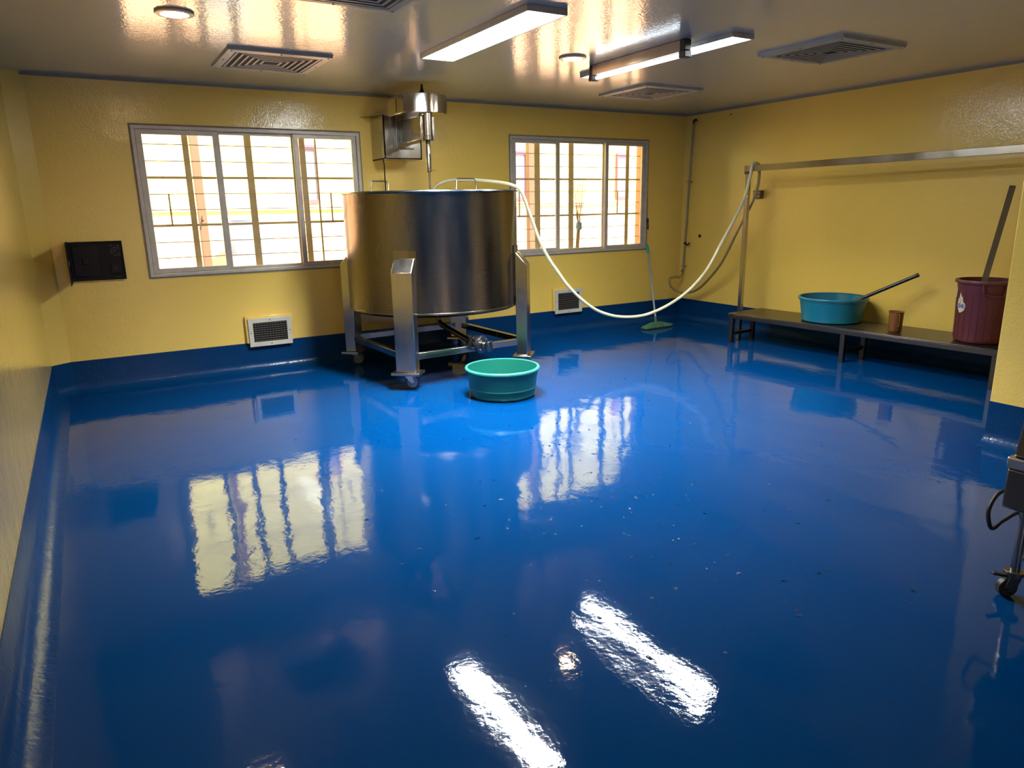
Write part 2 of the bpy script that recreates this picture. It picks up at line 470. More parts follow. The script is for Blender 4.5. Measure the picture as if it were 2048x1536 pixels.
# ------------------------------------------------------------------ windows
def window(name, W, m1, m2, latch):
    x0, x1, z0, z1 = W
    root = structure_root(name, (x0, YB, z0))
    yf = YB-0.012; yb = YB+0.085
    fr = MB()
    t = 0.030
    fr.ring(x0, x1, z0, z1, t, t, yf, yb)
    fr.build('window_frame', 'alu', root, bevel=0.004)
    ed = MB()
    g = 0.012
    ed.ring(x0-g, x1+g, z0-g, z1+g, g, g, YB-0.006, YB)
    ed.build('window_edge', 'alu_dirty', root)
    # three sashes: the outer two ride on the near track, the middle one on the far track
    for a, b, yy, fw in ((x0+t, m1, YB+0.006, 0.052), (m1-0.02, m2+0.02, YB+0.046, 0.030), (m2, x1-t, YB+0.006, 0.046)):
        sh = MB()
        za, zb = z0+t, z1-t
        y2 = yy+0.030
        sh.ring(a, b, za, zb, fw, fw*0.8, yy, y2)
        so = sh.build('sash', 'alu', root, bevel=0.005)
        MB().box(a+fw-0.004, b-fw+0.004, yy+0.012, yy+0.017, za+fw*0.8-0.004, zb-fw*0.8+0.004).build('glass_pane', 'glass', so)
    rv = MB()                                                     # painted reveal of the opening outside the frame
    rv.box(x0, x0+0.010, yb, YB+T, z0, z1).box(x1-0.010, x1, yb, YB+T, z0, z1)
    rv.build('reveal', 'reveal', root)
    return root
w1 = window('window_1', W1, 1.150, 1.800, True)
w2 = window('window_2', W2, 4.810, 5.470, False)
MB().cyl((0.93, YB+0.004, 1.42), (0.93, YB-0.02, 1.42), 0.012, n=12).bar((0.93, YB-0.018, 1.46), (0.905, YB-0.018, 1.34), 0.02, 0.008).build('latch', 'alu', w1, bevel=0.002)

def grille(W, thick_x, post_x, short):
    x0, x1, z0, z1 = W
    root = thing('window_grille', 'cream painted burglar bars outside the ' + ('window left of the steel tank' if x0 < 3 else 'window right of the steel tank'),
                 'window bars', (x0, YB+0.14, z0), 'burglar bars outside the windows')
    y = YB+0.145
    zs = [2.075, 1.935, 1.795, 1.655, 1.518, 1.382, 1.235, 1.097]
    for i, z in enumerate(zs):
        k = 0.020 if i in (2, 5) else 0.0055
        MB().box(x0+0.005, x1-0.005, y-0.006, y+0.006, z-k/2-0.001, z+k/2+0.001).build('rail', 'grille', root)
    for x, w_ in thick_x:
        MB().box(x-w_/2, x+w_/2, y+0.008, y+0.016, z0+0.005, z1-0.005).build('flat_bar', 'grille', root)
    for x in short:
        MB().box(x-0.007, x+0.007, y-0.006, y+0.006, zs[5], zs[3]).build('short_bar', 'grille', root)
    return root
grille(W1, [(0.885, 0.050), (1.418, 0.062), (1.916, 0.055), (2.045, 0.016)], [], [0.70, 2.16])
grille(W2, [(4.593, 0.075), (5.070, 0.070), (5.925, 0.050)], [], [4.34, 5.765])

# ------------------------------------------------------------------ outside
struct(MB().box(-8, 18, YB+T, 16, -0.3, -0.05).build('ground', 'ground'))
bd = thing('neighbour_building', 'sunlit pale yellow building with peach lower wall seen through both windows', 'building', (4, 10.3, -0.05))
MB().box(-6, 16, 10.0, 10.4, 1.56, 4.3).build('wall', 'facade', bd)
MB().box(-6, 16, 9.97, 10.4, -0.05, 1.50).build('base_wall', 'facade_low', bd)
MB().box(-6, 16, 9.93, 10.4, 1.50, 1.56).build('ledge', 'facade_white', bd)
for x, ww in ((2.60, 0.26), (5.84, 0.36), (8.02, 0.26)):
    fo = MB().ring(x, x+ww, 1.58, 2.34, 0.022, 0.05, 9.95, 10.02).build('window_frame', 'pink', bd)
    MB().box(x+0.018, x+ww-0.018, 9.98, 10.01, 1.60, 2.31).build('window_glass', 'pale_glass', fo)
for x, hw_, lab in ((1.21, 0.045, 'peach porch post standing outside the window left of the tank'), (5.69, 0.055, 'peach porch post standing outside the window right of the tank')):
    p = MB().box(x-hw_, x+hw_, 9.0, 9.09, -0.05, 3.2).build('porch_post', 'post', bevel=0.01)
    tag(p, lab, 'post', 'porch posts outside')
dm = thing('plastic_drum', 'pale blue plastic drum outside the left window by the wall', 'drum', (1.78, 9.45, -0.05))
MB().lathe([(0, 0), (0.24, 0), (0.27, 0.05), (0.28, 0.35), (0.27, 0.40), (0.285, 0.45), (0.285, 0.95), (0.27, 1.0), (0.28, 1.06), (0.26, 1.34), (0.22, 1.42), (0, 1.43)], (1.78, 9.45, -0.05), 32).build('drum_body', 'tank_pl', dm)
MB().lathe([(0, 1.42), (0.20, 1.42), (0.21, 1.44), (0.20, 1.47), (0, 1.48)], (1.78, 9.45, -0.05), 32).build('lid', 'tank_pl', dm)
br = thing('stick_broom', 'stick broom standing bristles up outside the right window', 'broom', (5.30, 7.36, -0.05))
MB().cyl((5.26, 7.40, -0.05), (5.31, 7.33, 1.22), 0.030, 0.022, 12).build('handle', 'sack', br)
MB().lathe([(0, 0), (0.034, 0.0), (0.04, 0.04), (0.036, 0.09), (0, 0.09)], (5.315, 7.33, 1.20), 16).build('binding', 'broom_tie', br)
bs = MB()
for i in range(46):
    a = random.uniform(-1, 1); bq = random.uniform(-0.05, 0.05)
    h = random.uniform(0.42, 0.62)
    pts = [(5.315+0.018*a, 7.33, 1.27), (5.315+0.07*a, 7.33+bq*0.5, 1.27+h*0.45), (5.315+0.12*a+0.02*a*abs(a), 7.33+bq, 1.27+h)]
    bs.tube(spline(pts, 4), 0.0014, 4)
bs.build('bristles', 'broom', br)
# unseen overhang added to shut out the sun, pink wall added to tint the doorway
struct(MB().box(-4, 10, -6.2, YF-T, 2.75, 2.9).build('added_sun_block', 'added_pink'))
struct(MB().box(-4, 10, -8.2, -8.0, -0.05, 2.6).build('added_pink_wall', 'added_pink'))
struct(MB().box(-6, 12, -9.0, YF-T, -0.3, -0.05).build('corridor_floor', 'ground'))

# ------------------------------------------------------------------ ceiling lamps
def panel_lamp(name_label, x0, x1, y0, y1, zt, m, watts):
    r = thing('ceiling_panel_light', name_label, 'ceiling light', ((x0+x1)/2, (y0+y1)/2, H), 'long ceiling panel lights')
    t = 0.014
    MB().box(x0, x0+t, y0, y1, zt, H).box(x1-t, x1, y0, y1, zt, H).box(x0+t, x1-t, y0, y0+t, zt, H).box(x0+t, x1-t, y1-t, y1, zt, H).box(x0+t, x1-t, y0+t, y1-t, H-0.01, H).build('housing', 'lamp_frame', r, bevel=0.002)
    MB().box(x0+t, x1-t, y0+t, y1-t, zt+0.004, zt+0.010).build('diffuser', m, r)
    # the downward beam of the lamp's own LEDs
    ld = bpy.data.lights.new('lamp_beam', 'AREA')
    ld.shape = 'RECTANGLE'; ld.size = x1-x0-2*t; ld.size_y = y1-y0-2*t
    ld.energy = watts; ld.spread = R(125); ld.color = (0.95, 0.98, 0.98)
    lo = bpy.data.objects.new('lamp_beam', ld); COL.objects.link(lo); lo.parent = r
    lo.location = (0, 0, zt+0.002-H)
panel_lamp('wide bright panel light on the ceiling left of the batten lamp', 2.255, 2.525, 3.60, 5.06, H-0.035, 'cool_light', 118)
panel_lamp('long narrow panel light on the ceiling running beside the batten lamp', 3.80, 4.00, 3.56, 5.24, H-0.030, 'cool_light2', 48)
bt = thing('batten_light', 'old stained fluorescent batten with dark end caps hanging beside a panel light', 'ceiling light', (3.68, 4.35, H))
MB().box(3.655, 3.705, 3.86, 4.90, 2.497, H).build('body', 'rust_white', bt, bevel=0.004)
MB().cyl((3.690, 3.90, 2.478), (3.690, 4.86, 2.478), 0.013, n=16).build('tube', 'tube_light', bt)
for y0, y1 in ((3.835, 3.895), (4.865, 4.915)):
    MB().prism([(3.648, y0), (3.715, y0), (3.715, y1), (3.648, y1)], 2.455, 2.500).box(3.650, 3.712, y0+0.005, y1-0.005, 2.50, 2.572).build('end_cap', 'black', bt, bevel=0.006)
def downlight(x, y, lab):
    r = thing('round_downlight', lab, 'ceiling light', (x, y, H), 'round warm downlights')
    MB().lathe([(0.102, 0.0), (0.104, -0.006), (0.098, -0.012), (0.074, -0.014), (0.072, -0.006), (0.072, 0.0)], (x, y, H), 48).build('ring', 'ring', r)
    MB().lathe([(0, -0.011), (0.072, -0.010), (0.073, -0.002), (0, -0.001)], (x, y, H), 48).build('diffuser', 'warm_light', r)
downlight(0.603, 4.64, 'round warm downlight over the left window, nearest the left wall')
downlight(3.335, 4.69, 'round warm downlight between the two long panel lights')

# ------------------------------------------------------------------ ceiling air diffusers
def ceiling_vent(cx, cy, lab):
    r = thing('ceiling_vent', lab, 'air vent', (cx, cy, H), 'square ceiling air vents')
    hs = 0.36
    fr = MB()
    def ring(mb, a, b, za, zb, t=None):
        # square ring between half-size a at za and half-size b at zb
        vs = []
        for h, z in ((a, za), (b, zb)):
            vs += [(cx-h, cy-h, z), (cx+h, cy-h, z), (cx+h, cy+h, z), (cx-h, cy+h, z)]
        mb.add(vs, [(i, (i+1) % 4, 4+(i+1) % 4, 4+i) for i in range(4)])
    # outer frame as a solid band
    z0 = H-0.022
    ring(fr, hs, hs-0.006, H, z0); ring(fr, hs-0.006, hs-0.060, z0, z0-0.004); ring(fr, hs-0.060, hs-0.062, z0-0.004, z0)
    fr.build('frame', 'ceil_vent', r)
    lv = MB()
    n = 6
    for i in range(n):
        a = hs-0.070-i*0.044
        # sloping vane: bottom edge flared outward
        ring(lv, a, a-0.015, z0-0.003, z0-0.003)
        ring(lv, a-0.015, a-0.016, z0-0.003, z0)
        ring(lv, a, a-0.001, z0-0.003, z0)
    lv.build('louvres', 'ceil_vent', r)
    MB().box(cx-hs+0.065, cx+hs-0.065, cy-hs+0.065, cy+hs-0.065, z0, H-0.0005).build('duct_shade_sheet', 'duct_shade', r)  # dark sheet just behind the louvres, shade of the gaps painted in its colour
    for sx in (-1, 0, 1):
        for sy in (-1, 0, 1):
            if sx or sy:
                c = Vector((cx+sx*(hs-0.03), cy+sy*(hs-0.03), z0-0.002))
                MB().cyl(c, c-Vector((0, 0, 0.004)), 0.006, n=8).build('screw', 'dark_steel', r)
ceiling_vent(1.36, 5.73, 'square ceiling vent over the left window, left of the wide panel light')
ceiling_vent(1.30, 3.67, 'square ceiling vent cut by the top edge of the photo')
ceiling_vent(4.885, 3.63, 'square ceiling vent nearest the right wall')
ceiling_vent(4.985, 5.70, 'square ceiling vent over the right window')

# ------------------------------------------------------------------ low wall vents
def wall_vent(x0, x1, z0, z1, lab):
    r = thing('wall_vent', lab, 'air vent', ((x0+x1)/2, YB, z0), 'low wall vents under the windows')
    MB().box(x0-0.022, x1+0.022, YB-0.034, YB, z0+0.035, z1+0.022).build('surround', 'yellow', r, bevel=0.006)
    y1 = YB-0.050; f = 0.042
    MB().ring(x0, x1, z0, z1, f, f, y1, YB-0.034).build('frame', 'white_vent', r, bevel=0.003)
    MB().box(x0+f, x1-f, YB-0.038, YB-0.034, z0+f, z1-f).build('duct_shade_sheet', 'duct_shade', r)  # dark sheet painted as the shade behind the slats
    sl = MB()
    n = 9
    for i in range(n):
        z = z0+f+(z1-z0-2*f)*(i+0.5)/n
        sl.bar((x0+f, YB-0.043, z), (x1-f, YB-0.043, z), 0.010, 0.0035)
    for i in range(1, 12):
        x = x0+f+(x1-x0-2*f)*i/12
        sl.box(x-0.001, x+0.001, YB-0.040, YB-0.038, z0+f, z1-f)
    sl.build('slats', 'slat', r)
    for x, z in (((x0+x1)/2, z0+0.02), ((x0+x1)/2, z1-0.02), (x0+0.02, (z0+z1)/2), (x1-0.02, (z0+z1)/2)):
        MB().cyl((x, y1, z), (x, y1-0.003, z), 0.006, n=8).build('screw', 'dark_steel', r)
wall_vent(1.215, 1.615, 0.240, 0.508, 'white framed vent low on the wall left of the steel tank')
wall_vent(4.705, 5.095, 0.240, 0.525, 'white framed vent low on the wall right of the steel tank')

# ------------------------------------------------------------------ electrical panel with its door standing open
ep = thing('electrical_panel', 'dark electrical panel with open door on the wall left of the windows', 'electrical panel', (0.075, YB, 0.95))
a0, a1, b0, b1 = -0.125, 0.270, 0.950, 1.272
MB().ring(a0, a1, b0, b1, 0.010, 0.010, YB-0.030, YB).build('rim', 'panel_dark', ep, bevel=0.002)
MB().box(a0+0.01, a1-0.01, YB-0.020, YB-0.002, b0+0.01, b1-0.01).build('back_plate', 'panel_dark', ep)
MB().box(a0+0.02, 0.085, YB-0.030, YB-0.018, b0+0.035, b1-0.035).build('main_breaker', 'panel_breaker', ep, bevel=0.004)
MB().box(-0.035, 0.005, YB-0.040, YB-0.029, 1.085, 1.145).build('breaker_switch', 'panel_breaker', ep, bevel=0.003)
MB().box(0.160, 0.245, YB-0.030, YB-0.018, 1.000, 1.085).build('branch_breaker', 'panel_breaker', ep, bevel=0.004)
mk = MB()
for i in range(6):
    for j in range(3):
        if (i*3+j) % 4: mk.box(0.175+j*0.026, 0.195+j*0.026, YB-0.0215, YB-0.0200, 1.150+i*0.016, 1.158+i*0.016)
mk.build('circuit_chart', 'panel_mark', ep)
mk = MB()
mk.box(-0.028, -0.002, YB-0.0415, YB-0.0400, 1.098, 1.101).box(-0.028, -0.002, YB-0.0415, YB-0.0400, 1.130, 1.133).box(-0.028, -0.025, YB-0.0415, YB-0.0400, 1.098, 1.133).box(-0.005, -0.002, YB-0.0415, YB-0.0400, 1.098, 1.133)
mk.build('printed_mark', 'panel_mark', ep)
mk = MB()
mk.bar((0.185, YB-0.031, 1.030), (0.215, YB-0.031, 1.060), 0.004, 0.003).bar((0.215, YB-0.031, 1.030), (0.185, YB-0.031, 1.060), 0.004, 0.003)
mk.build('printed_mark', 'panel_mark', ep)
mk = MB()
mk.box(0.185, 0.235, YB-0.031, YB-0.030, 0.968, 0.974)
mk.build('printed_mark', 'panel_mark', ep)
epd = MB().bar((a0-0.004, YB-0.004, (b0+b1)/2-0.002), (a0-0.012, YB-0.335, (b0+b1)/2-0.002), 0.006, b1-b0+0.02).build('door', 'panel_dark', ep, bevel=0.002)
MB().box(a0-0.022, a0-0.004, YB-0.22, YB-0.19, 1.10, 1.13).build('door_catch', 'alu', epd)

# ------------------------------------------------------------------ steel mixing tank
CX, CY = 2.77, 6.12
TR, TZ0, TZ1 = 0.785, 0.622, 1.632
tk = thing('mixing_tank', 'big round stainless steel mixing tank on a wheeled frame between the windows', 'tank', (CX, CY, 0))
# wall with slight dents via lathe
MB().lathe([(TR-0.004, TZ0+0.01), (TR, TZ0+0.014), (TR, TZ1-0.02), (TR+0.004, TZ1-0.012), (TR-0.004, TZ1-0.012), (TR-0.006, TZ1-0.02), (TR-0.006, TZ0+0.02), (TR-0.004, TZ0+0.01)], (CX, CY, 0), 128).build('shell', 'tank_steel', tk, smooth=40)
MB().lathe([(TR-0.002, TZ0+0.016), (TR+0.004, TZ0+0.008), (TR+0.002, TZ0-0.004), (TR-0.03, TZ0-0.022), (0.45, TZ0-0.07), (0.10, TZ0-0.10), (0, TZ0-0.10)], (CX, CY, 0), 128).build('dished_bottom', 'tank_steel', tk, smooth=50)
MB().lathe([(TR-0.012, TZ1-0.010), (TR+0.024, TZ1-0.010), (TR+0.028, TZ1-0.004), (TR+0.024, TZ1+0.003), (TR-0.012, TZ1+0.003), (TR-0.012, TZ1-0.010)], (CX, CY, 0), 128).build('rim_flange', 'steel', tk, smooth=50)
# two half lids with a narrow gap for the shaft, slightly warped edge
def lid(a0_, a1_):
    m_ = MB()
    n = 40
    pts = [(CX+(TR-0.03)*math.cos(a0_+(a1_-a0_)*i/n), CY+(TR-0.03)*math.sin(a0_+(a1_-a0_)*i/n)) for i in range(n+1)]
    m_.prism(pts, TZ1+0.004, TZ1+0.007)
    return m_
for (s0, s1), hc, hw, hz in (((R(-62), R(112)), (3.03, 5.90), 0.105, 0.115), ((R(118), R(292)), (2.30, 6.15), 0.085, 0.100)):
    lo = lid(s0, s1).build('lid', 'steel', tk)
    x, y = hc
    pts = [(x-hw, y, TZ1+0.004), (x-hw+0.012, y+0.02, TZ1+hz-0.02), (x-hw+0.028, y+0.024, TZ1+hz), (x+hw-0.014, y+0.024, TZ1+hz), (x+hw, y+0.02, TZ1+hz-0.02), (x+hw-0.006, y, TZ1+0.004)]
    MB().tube(pts, 0.0065, 10).build('lid_handle', 'steel', lo)
MB().box(-0.004, 0.004, -0.0015, 0.0025, TZ0+0.02, TZ1-0.02, Matrix.Translation((CX+TR*math.cos(R(-38)), CY+TR*math.sin(R(-38)), 0)) @ Matrix.Rotation(R(52), 4, 'Z')).build('weld_seam', 'dark_steel', tk)
# legs on the diagonals
corners = {'fl': (-1, -1), 'fr': (1, -1), 'bl': (-1, 1), 'br': (1, 1)}
ROT = R(3.3)
def leg_frame(sx, sy):
    ang = math.atan2(sy, sx)+ROT
    return Matrix.Translation((CX, CY, 0)) @ Matrix.Rotation(ang, 4, 'Z')     # local +x points radially outward
for key, (sx, sy) in corners.items():
    m_ = leg_frame(sx, sy)
    hw = 0.088
    ri, ro = TR+0.006, TR+0.112
    # hollow-section leg with a mitred, sloping head
    prof = [(ri, 0.155), (ro, 0.155), (ro, 0.985), (ri+0.012, 1.095), (ri, 1.095)]
    vs = [(x, -hw, z) for x, z in prof]+[(x, hw, z) for x, z in prof]
    n = len(prof)
    fs = [tuple(range(n)), tuple(range(2*n-1, n-1, -1))]+[(i, (i+1) % n, n+(i+1) % n, n+i) for i in range(n)]
    lg = MB().add(vs, fs, m_).build('leg', 'steel', tk, bevel=0.006)
    # pad plate welded on the shell above the leg
    pd = MB()
    k = 10
    A = 0.125
    vs = []
    for z in (0.70, 1.155):
        for rr in (TR+0.0005, TR+0.008):
            for i in range(k+1):
                a = -A+2*A*i/k
                vs.append((rr*math.cos(a), rr*math.sin(a), z))
    m1 = k+1
    fs = []
    for i in range(k):
        fs += [(i, i+1, m1+i+1, m1+i), (2*m1+i, 2*m1+i+1, 3*m1+i+1, 3*m1+i), (m1+i, m1+i+1, 3*m1+i+1, 3*m1+i), (i, i+1, 2*m1+i+1, 2*m1+i)]
    fs += [(0, m1, 3*m1, 2*m1), (k, m1+k, 3*m1+k, 2*m1+k)]
    pd.add(vs, fs, m_).build('pad_plate', 'tank_steel', lg)
    MB().box(ri-0.03, ro+0.035, -hw-0.035, hw+0.035, 0.132, 0.155, m_).build('foot_plate', 'steel', lg, bevel=0.003)
    # swivel caster under the foot plate
    sw_ang = {'fl': R(-14), 'fr': R(30), 'bl': R(-6), 'br': R(15)}[key]
    base = m_ @ Vector(((ri+ro)/2+0.01, 0, 0.132))
    cm = Matrix.Translation(base) @ Matrix.Rotation(sw_ang, 4, 'Z')
    ax = Vector((0.035, 0, -0.067))
    ct = bpy.data.objects.new('caster', None); COL.objects.link(ct); ct.parent = tk
    ct.location = base-Vector(tk.location)
    fk = MB()
    for s_ in (-1, 1):
        fk.add([(-0.028, s_*0.024, -0.016), (0.030, s_*0.024, -0.016), (0.050, s_*0.024, -0.067), (0.022, s_*0.024, -0.078),
                (-0.028, s_*0.027, -0.016), (0.030, s_*0.027, -0.016), (0.050, s_*0.027, -0.067), (0.022, s_*0.027, -0.078)],
               [(0,1,2,3),(7,6,5,4),(0,4,5,1),(1,5,6,2),(2,6,7,3),(3,7,4,0)], cm)
    fk.box(-0.045, 0.045, -0.035, 0.035, -0.006, 0.0, cm).box(-0.028, 0.032, -0.027, 0.027, -0.020, -0.014, cm)
    fk.cyl(cm @ Vector((0, 0, -0.004)), cm @ Vector((0, 0, -0.018)), 0.026, n=20)
    fk.cyl(cm @ Vector((ax.x, -0.032, ax.z)), cm @ Vector((ax.x, 0.032, ax.z)), 0.006, n=10)
    fk.box(-0.01, 0.085, -0.014, 0.014, -0.024, -0.018, cm)
    fk.build('fork', 'steel', ct, bevel=0.001)
    wm = cm @ Matrix.Translation(ax) @ Matrix.Rotation(R(90), 4, 'X')
    MB().lathe([(0.048, -0.016), (0.060, -0.016), (0.064, -0.010), (0.065, 0), (0.064, 0.010), (0.060, 0.016), (0.048, 0.016), (0.048, -0.016)], (0,0,0), 40, mtx=wm).build('tyre', 'black', ct)
    MB().lathe([(0, -0.012), (0.016, -0.018), (0.018, -0.010), (0.040, -0.008), (0.047, -0.014), (0.049, 0), (0.047, 0.014), (0.040, 0.008), (0.018, 0.010), (0.016, 0.018), (0, 0.012)], (0,0,0), 40, mtx=wm).build('wheel_hub', 'wheel_grey', ct)
# horizontal frame beams between legs
def corner_pt(k, r):
    sx, sy = corners[k]
    a = math.atan2(sy, sx)+ROT
    return Vector((CX+r*math.cos(a), CY+r*math.sin(a), 0.278))
for a, b in (('fl', 'fr'), ('fr', 'br'), ('br', 'bl'), ('bl', 'fl')):
    p, q = corner_pt(a, TR+0.07), corner_pt(b, TR+0.07)
    d = (q-p).normalized()
    MB().bar(p+d*0.07, q-d*0.07, 0.05, 0.055).build('frame_beam', 'steel', tk, bevel=0.003)
# outlet pipe and ball valve
MB().tube(spline([(2.80, 6.12, 0.53), (2.80, 6.10, 0.44), (2.81, 5.98, 0.405), (2.83, 5.53, 0.342)], 8), 0.026, 16).build('outlet_pipe', 'dark_steel', tk)
vd = Vector((0.42, -0.90, -0.10)).normalized()
v0 = Vector((2.835, 5.50, 0.335))
vv = MB()
vv.cyl(v0, v0+vd*0.012, 0.058, n=32).cyl(v0+vd*0.014, v0+vd*0.030, 0.064, n=32).cyl(v0+vd*0.030, v0+vd*0.075, 0.046, n=24).cyl(v0+vd*0.075, v0+vd*0.092, 0.076, n=32).cyl(v0+vd*0.094, v0+vd*0.112, 0.080, n=32)
sa = vd.cross(Vector((0, 0, 1))).normalized(); sb = sa.cross(vd)
for i in range(4):
    a = PI/4+i*PI/2
    c = v0+(sa*math.cos(a)+sb*math.sin(a))*0.058
    vv.cyl(c-vd*0.012, c+vd*0.128, 0.008, n=8)
vo = vv.build('outlet_valve', 'dark_steel', tk, bevel=0.001)
e = v0+vd*0.112
MB().cyl(e, e+vd*0.03, 0.028, n=20).bar(e+vd*0.045+Vector((0.02, 0, 0.035)), e+vd*0.045+Vector((0.035, 0, -0.055)), 0.055, 0.030, up=vd).build('valve_handle', 'steel', vo, bevel=0.004)

# ------------------------------------------------------------------ wall-mounted agitator drive
ag = thing('agitator_drive', 'stainless steel agitator motor drive on a wall bracket above the tank', 'mixer', (2.76, 6.99, 1.95))
yb_ = 6.995
bx = MB()
bx.box(2.56, 2.575, 6.66, yb_, 1.955, 2.350).box(2.56, 2.945, 6.66, 6.672, 1.955, 2.350).box(2.93, 2.945, 6.66, yb_, 1.955, 2.350).box(2.56, 2.945, 6.66, yb_, 1.955, 1.967)
bx.build('bracket_box', 'steel', ag, bevel=0.002)
MB().add([(2.46, 6.995, 2.352), (2.95, 6.995, 2.352), (2.95, 6.65, 2.352), (2.555, 6.65, 2.352), (2.46, 6.995, 2.357), (2.95, 6.995, 2.357), (2.95, 6.65, 2.357), (2.555, 6.65, 2.357)],
         [(0,1,2,3),(7,6,5,4),(0,4,5,1),(1,5,6,2),(2,6,7,3),(3,7,4,0)]).build('bracket_shelf', 'steel', ag)
MB().box(2.675, 2.690, 6.645, 6.660, 2.045, 2.33).box(2.675, 2.86, 6.645, 6.660, 2.045, 2.06).box(2.655, 2.665, 6.640, 6.660, 2.04, 2.34).build('guide_channel', 'dark_steel', ag, bevel=0.002)
MB().box(2.705, 2.845, 6.13, 6.66, 2.088, 2.292).build('arm', 'cover_steel', ag, bevel=0.006)
# pulley cover
pl_ = [(2.56, 6.52), (2.56, 6.14), (2.585, 6.105), (2.62, 6.07)]
for i in range(1, 22):
    a = R(-128+i*(128+62)/21)
    pl_.append((2.785+0.228*math.cos(a), 6.262+0.228*math.sin(a)))
pl_ += [(2.80, 6.52)]
MB().prism(pl_, 2.312, 2.472).build('pulley_cover', 'cover_steel', ag, bevel=0.005)
MB().box(2.5585, 2.560, 6.30, 6.315, 2.335, 2.45).build('cover_slot', 'black', ag)
for z in (2.345, 2.435): MB().cyl((2.5575, 6.155, z), (2.560, 6.155, z), 0.006, n=8).build('cover_screw', 'dark_steel', ag)
MB().lathe([(0.028, 0), (0.030, 0.012), (0.018, 0.03), (0.012, 0.045), (0.008, 0.085), (0, 0.088)], (2.755, 6.17, 2.472), 20).build('shaft_nut', 'black', ag)
MB().lathe([(0.050, 2.312), (0.050, 2.300), (0.046, 2.297), (0.046, 2.120), (0.052, 2.116), (0.052, 2.085), (0.046, 2.080), (0, 2.080)], (2.768, 6.12, 0), 32).build('bearing_column', 'steel', ag)
MB().cyl((2.768, 6.12, 2.080), (2.768, 6.12, 2.050), 0.020, n=20).build('shaft_neck', 'black', ag)
sh_ = MB().lathe([(0.0, 2.052), (0.021, 2.052), (0.021, 1.99), (0.023, 1.985), (0.023, 1.815), (0.019, 1.81), (0.012, 1.808), (0.012, 1.10), (0, 1.10)], (2.768, 6.12, 0), 24)
sh_.build('shaft', 'steel', ag)
MB().box(2.765, 2.771, 6.094, 6.097, 1.84, 1.97).build('key_slot', 'black', ag)
MB().bar((2.77, 6.105, 1.828), (2.812, 6.085, 1.822), 0.005, 0.005).bar((2.80, 6.09, 1.835), (2.81, 6.086, 1.812), 0.004, 0.004).build('set_screw', 'dark_steel', ag)
MB().box(2.55, 2.98, 6.10, 6.14, 1.06, 1.10).build('paddle', 'steel', ag)
cb = MB().tube(spline([(2.590, 6.78, 1.955), (2.600, 6.79, 1.90), (2.622, 6.85, 1.83), (2.655, 6.935, 1.70), (2.665, 6.953, 1.45), (2.67, 6.955, 0.9)], 6), 0.0065, 8).build('motor_cable', 'black', ag)

# ------------------------------------------------------------------ hoses
A_ = [(2.95, 6.44, 1.660), (2.96, 6.43, 1.685), (2.985, 6.40, 1.715), (3.06, 6.33, 1.745), (3.177, 6.184, 1.748), (3.297, 6.041, 1.733), (3.403, 5.915, 1.712), (3.472, 5.833, 1.686), (3.525, 5.765, 1.63),
      (3.60, 5.738, 1.42), (3.69, 5.725, 1.194), (3.79, 5.712, 1.008), (3.885, 5.702, 0.88), (3.989, 5.687, 0.744), (4.12, 5.67, 0.615), (4.241, 5.654, 0.52), (4.36, 5.64, 0.452), (4.518, 5.618, 0.399), (4.69, 5.596, 0.375),
      (4.87, 5.572, 0.379), (5.045, 5.55, 0.419), (5.223, 5.527, 0.488), (5.405, 5.503, 0.590), (5.584, 5.48, 0.740), (5.699, 5.465, 0.886), (5.816, 5.45, 1.08), (5.93, 5.435, 1.26), (6.075, 5.415, 1.515), (6.142, 5.410, 1.74), (6.165, 5.41, 1.862)]
Bt = [(6.19, 5.405, 1.895), (6.23, 5.40, 1.893), (6.262, 5.398, 1.86)]
B_ = [(6.262, 5.395, 1.701), (6.268, 5.449, 1.528), (6.29, 5.571, 1.351), (6.333, 5.726, 1.15), (6.405, 5.985, 0.813), (6.488, 6.282, 0.568), (6.55, 6.52, 0.43), (6.555, 6.70, 0.38), (6.47, 6.765, 0.40), (6.385, 6.79, 0.46), (6.365, 6.80, 0.522), (6.40, 6.83, 0.566), (6.50, 6.85, 0.572), (6.59, 6.865, 0.566), (6.655, 6.885, 0.60), (6.672, 6.895, 0.66)]
ho = thing('water_hose', 'long pale hose running from the tank over the steel rack to the wall pipe', 'hose', (5.4, 5.5, 0))
MB().tube(spline(A_+Bt[:2], 6), 0.0158, 14).build('pale_run', 'hose', ho)['label'] = 'milky white hose length'
MB().tube(spline([Bt[1]]+[Bt[2]]+B_, 6), 0.0155, 14).build('brown_run', 'hose_old', ho)['label'] = 'brownish older hose length'
hc_ = Vector((6.666, 6.893, 0.64))
MB().cyl(hc_-Vector((0.002, 0, 0.012)), hc_+Vector((0.001, 0, 0.014)), 0.020, n=16).build('hose_clamp', 'dark_steel', ho)

pp = thing('water_pipe', 'thin grey pipe running up the far right corner of the walls', 'pipe', (6.675, 6.89, 0.66))
MB().cyl((6.676, 6.895, 0.66), (6.676, 6.815, 2.465), 0.0125, n=14).build('pipe_run', 'pipe', pp)
MB().tube([(6.676, 6.815, 2.45), (6.678, 6.812, 2.478), (6.69, 6.81, 2.492), (6.72, 6.81, 2.492)], 0.014, 12).build('top_elbow', 'black', pp)
for z, y in ((1.76, 6.846), (0.70, 6.893)):
    MB().box(6.655, 6.718, y-0.018, y+0.018, z-0.010, z+0.010).build('pipe_clip', 'pipe', pp, bevel=0.002)
MB().tube([(6.676, 6.88, 0.995), (6.672, 6.86, 0.995), (6.660, 6.82, 0.975), (6.655, 6.79, 0.985), (6.652, 6.775, 1.005)], 0.010, 10).cyl((6.676, 6.885, 0.995), (6.672, 6.862, 0.995), 0.018, n=12).build('tap', 'black', pp)
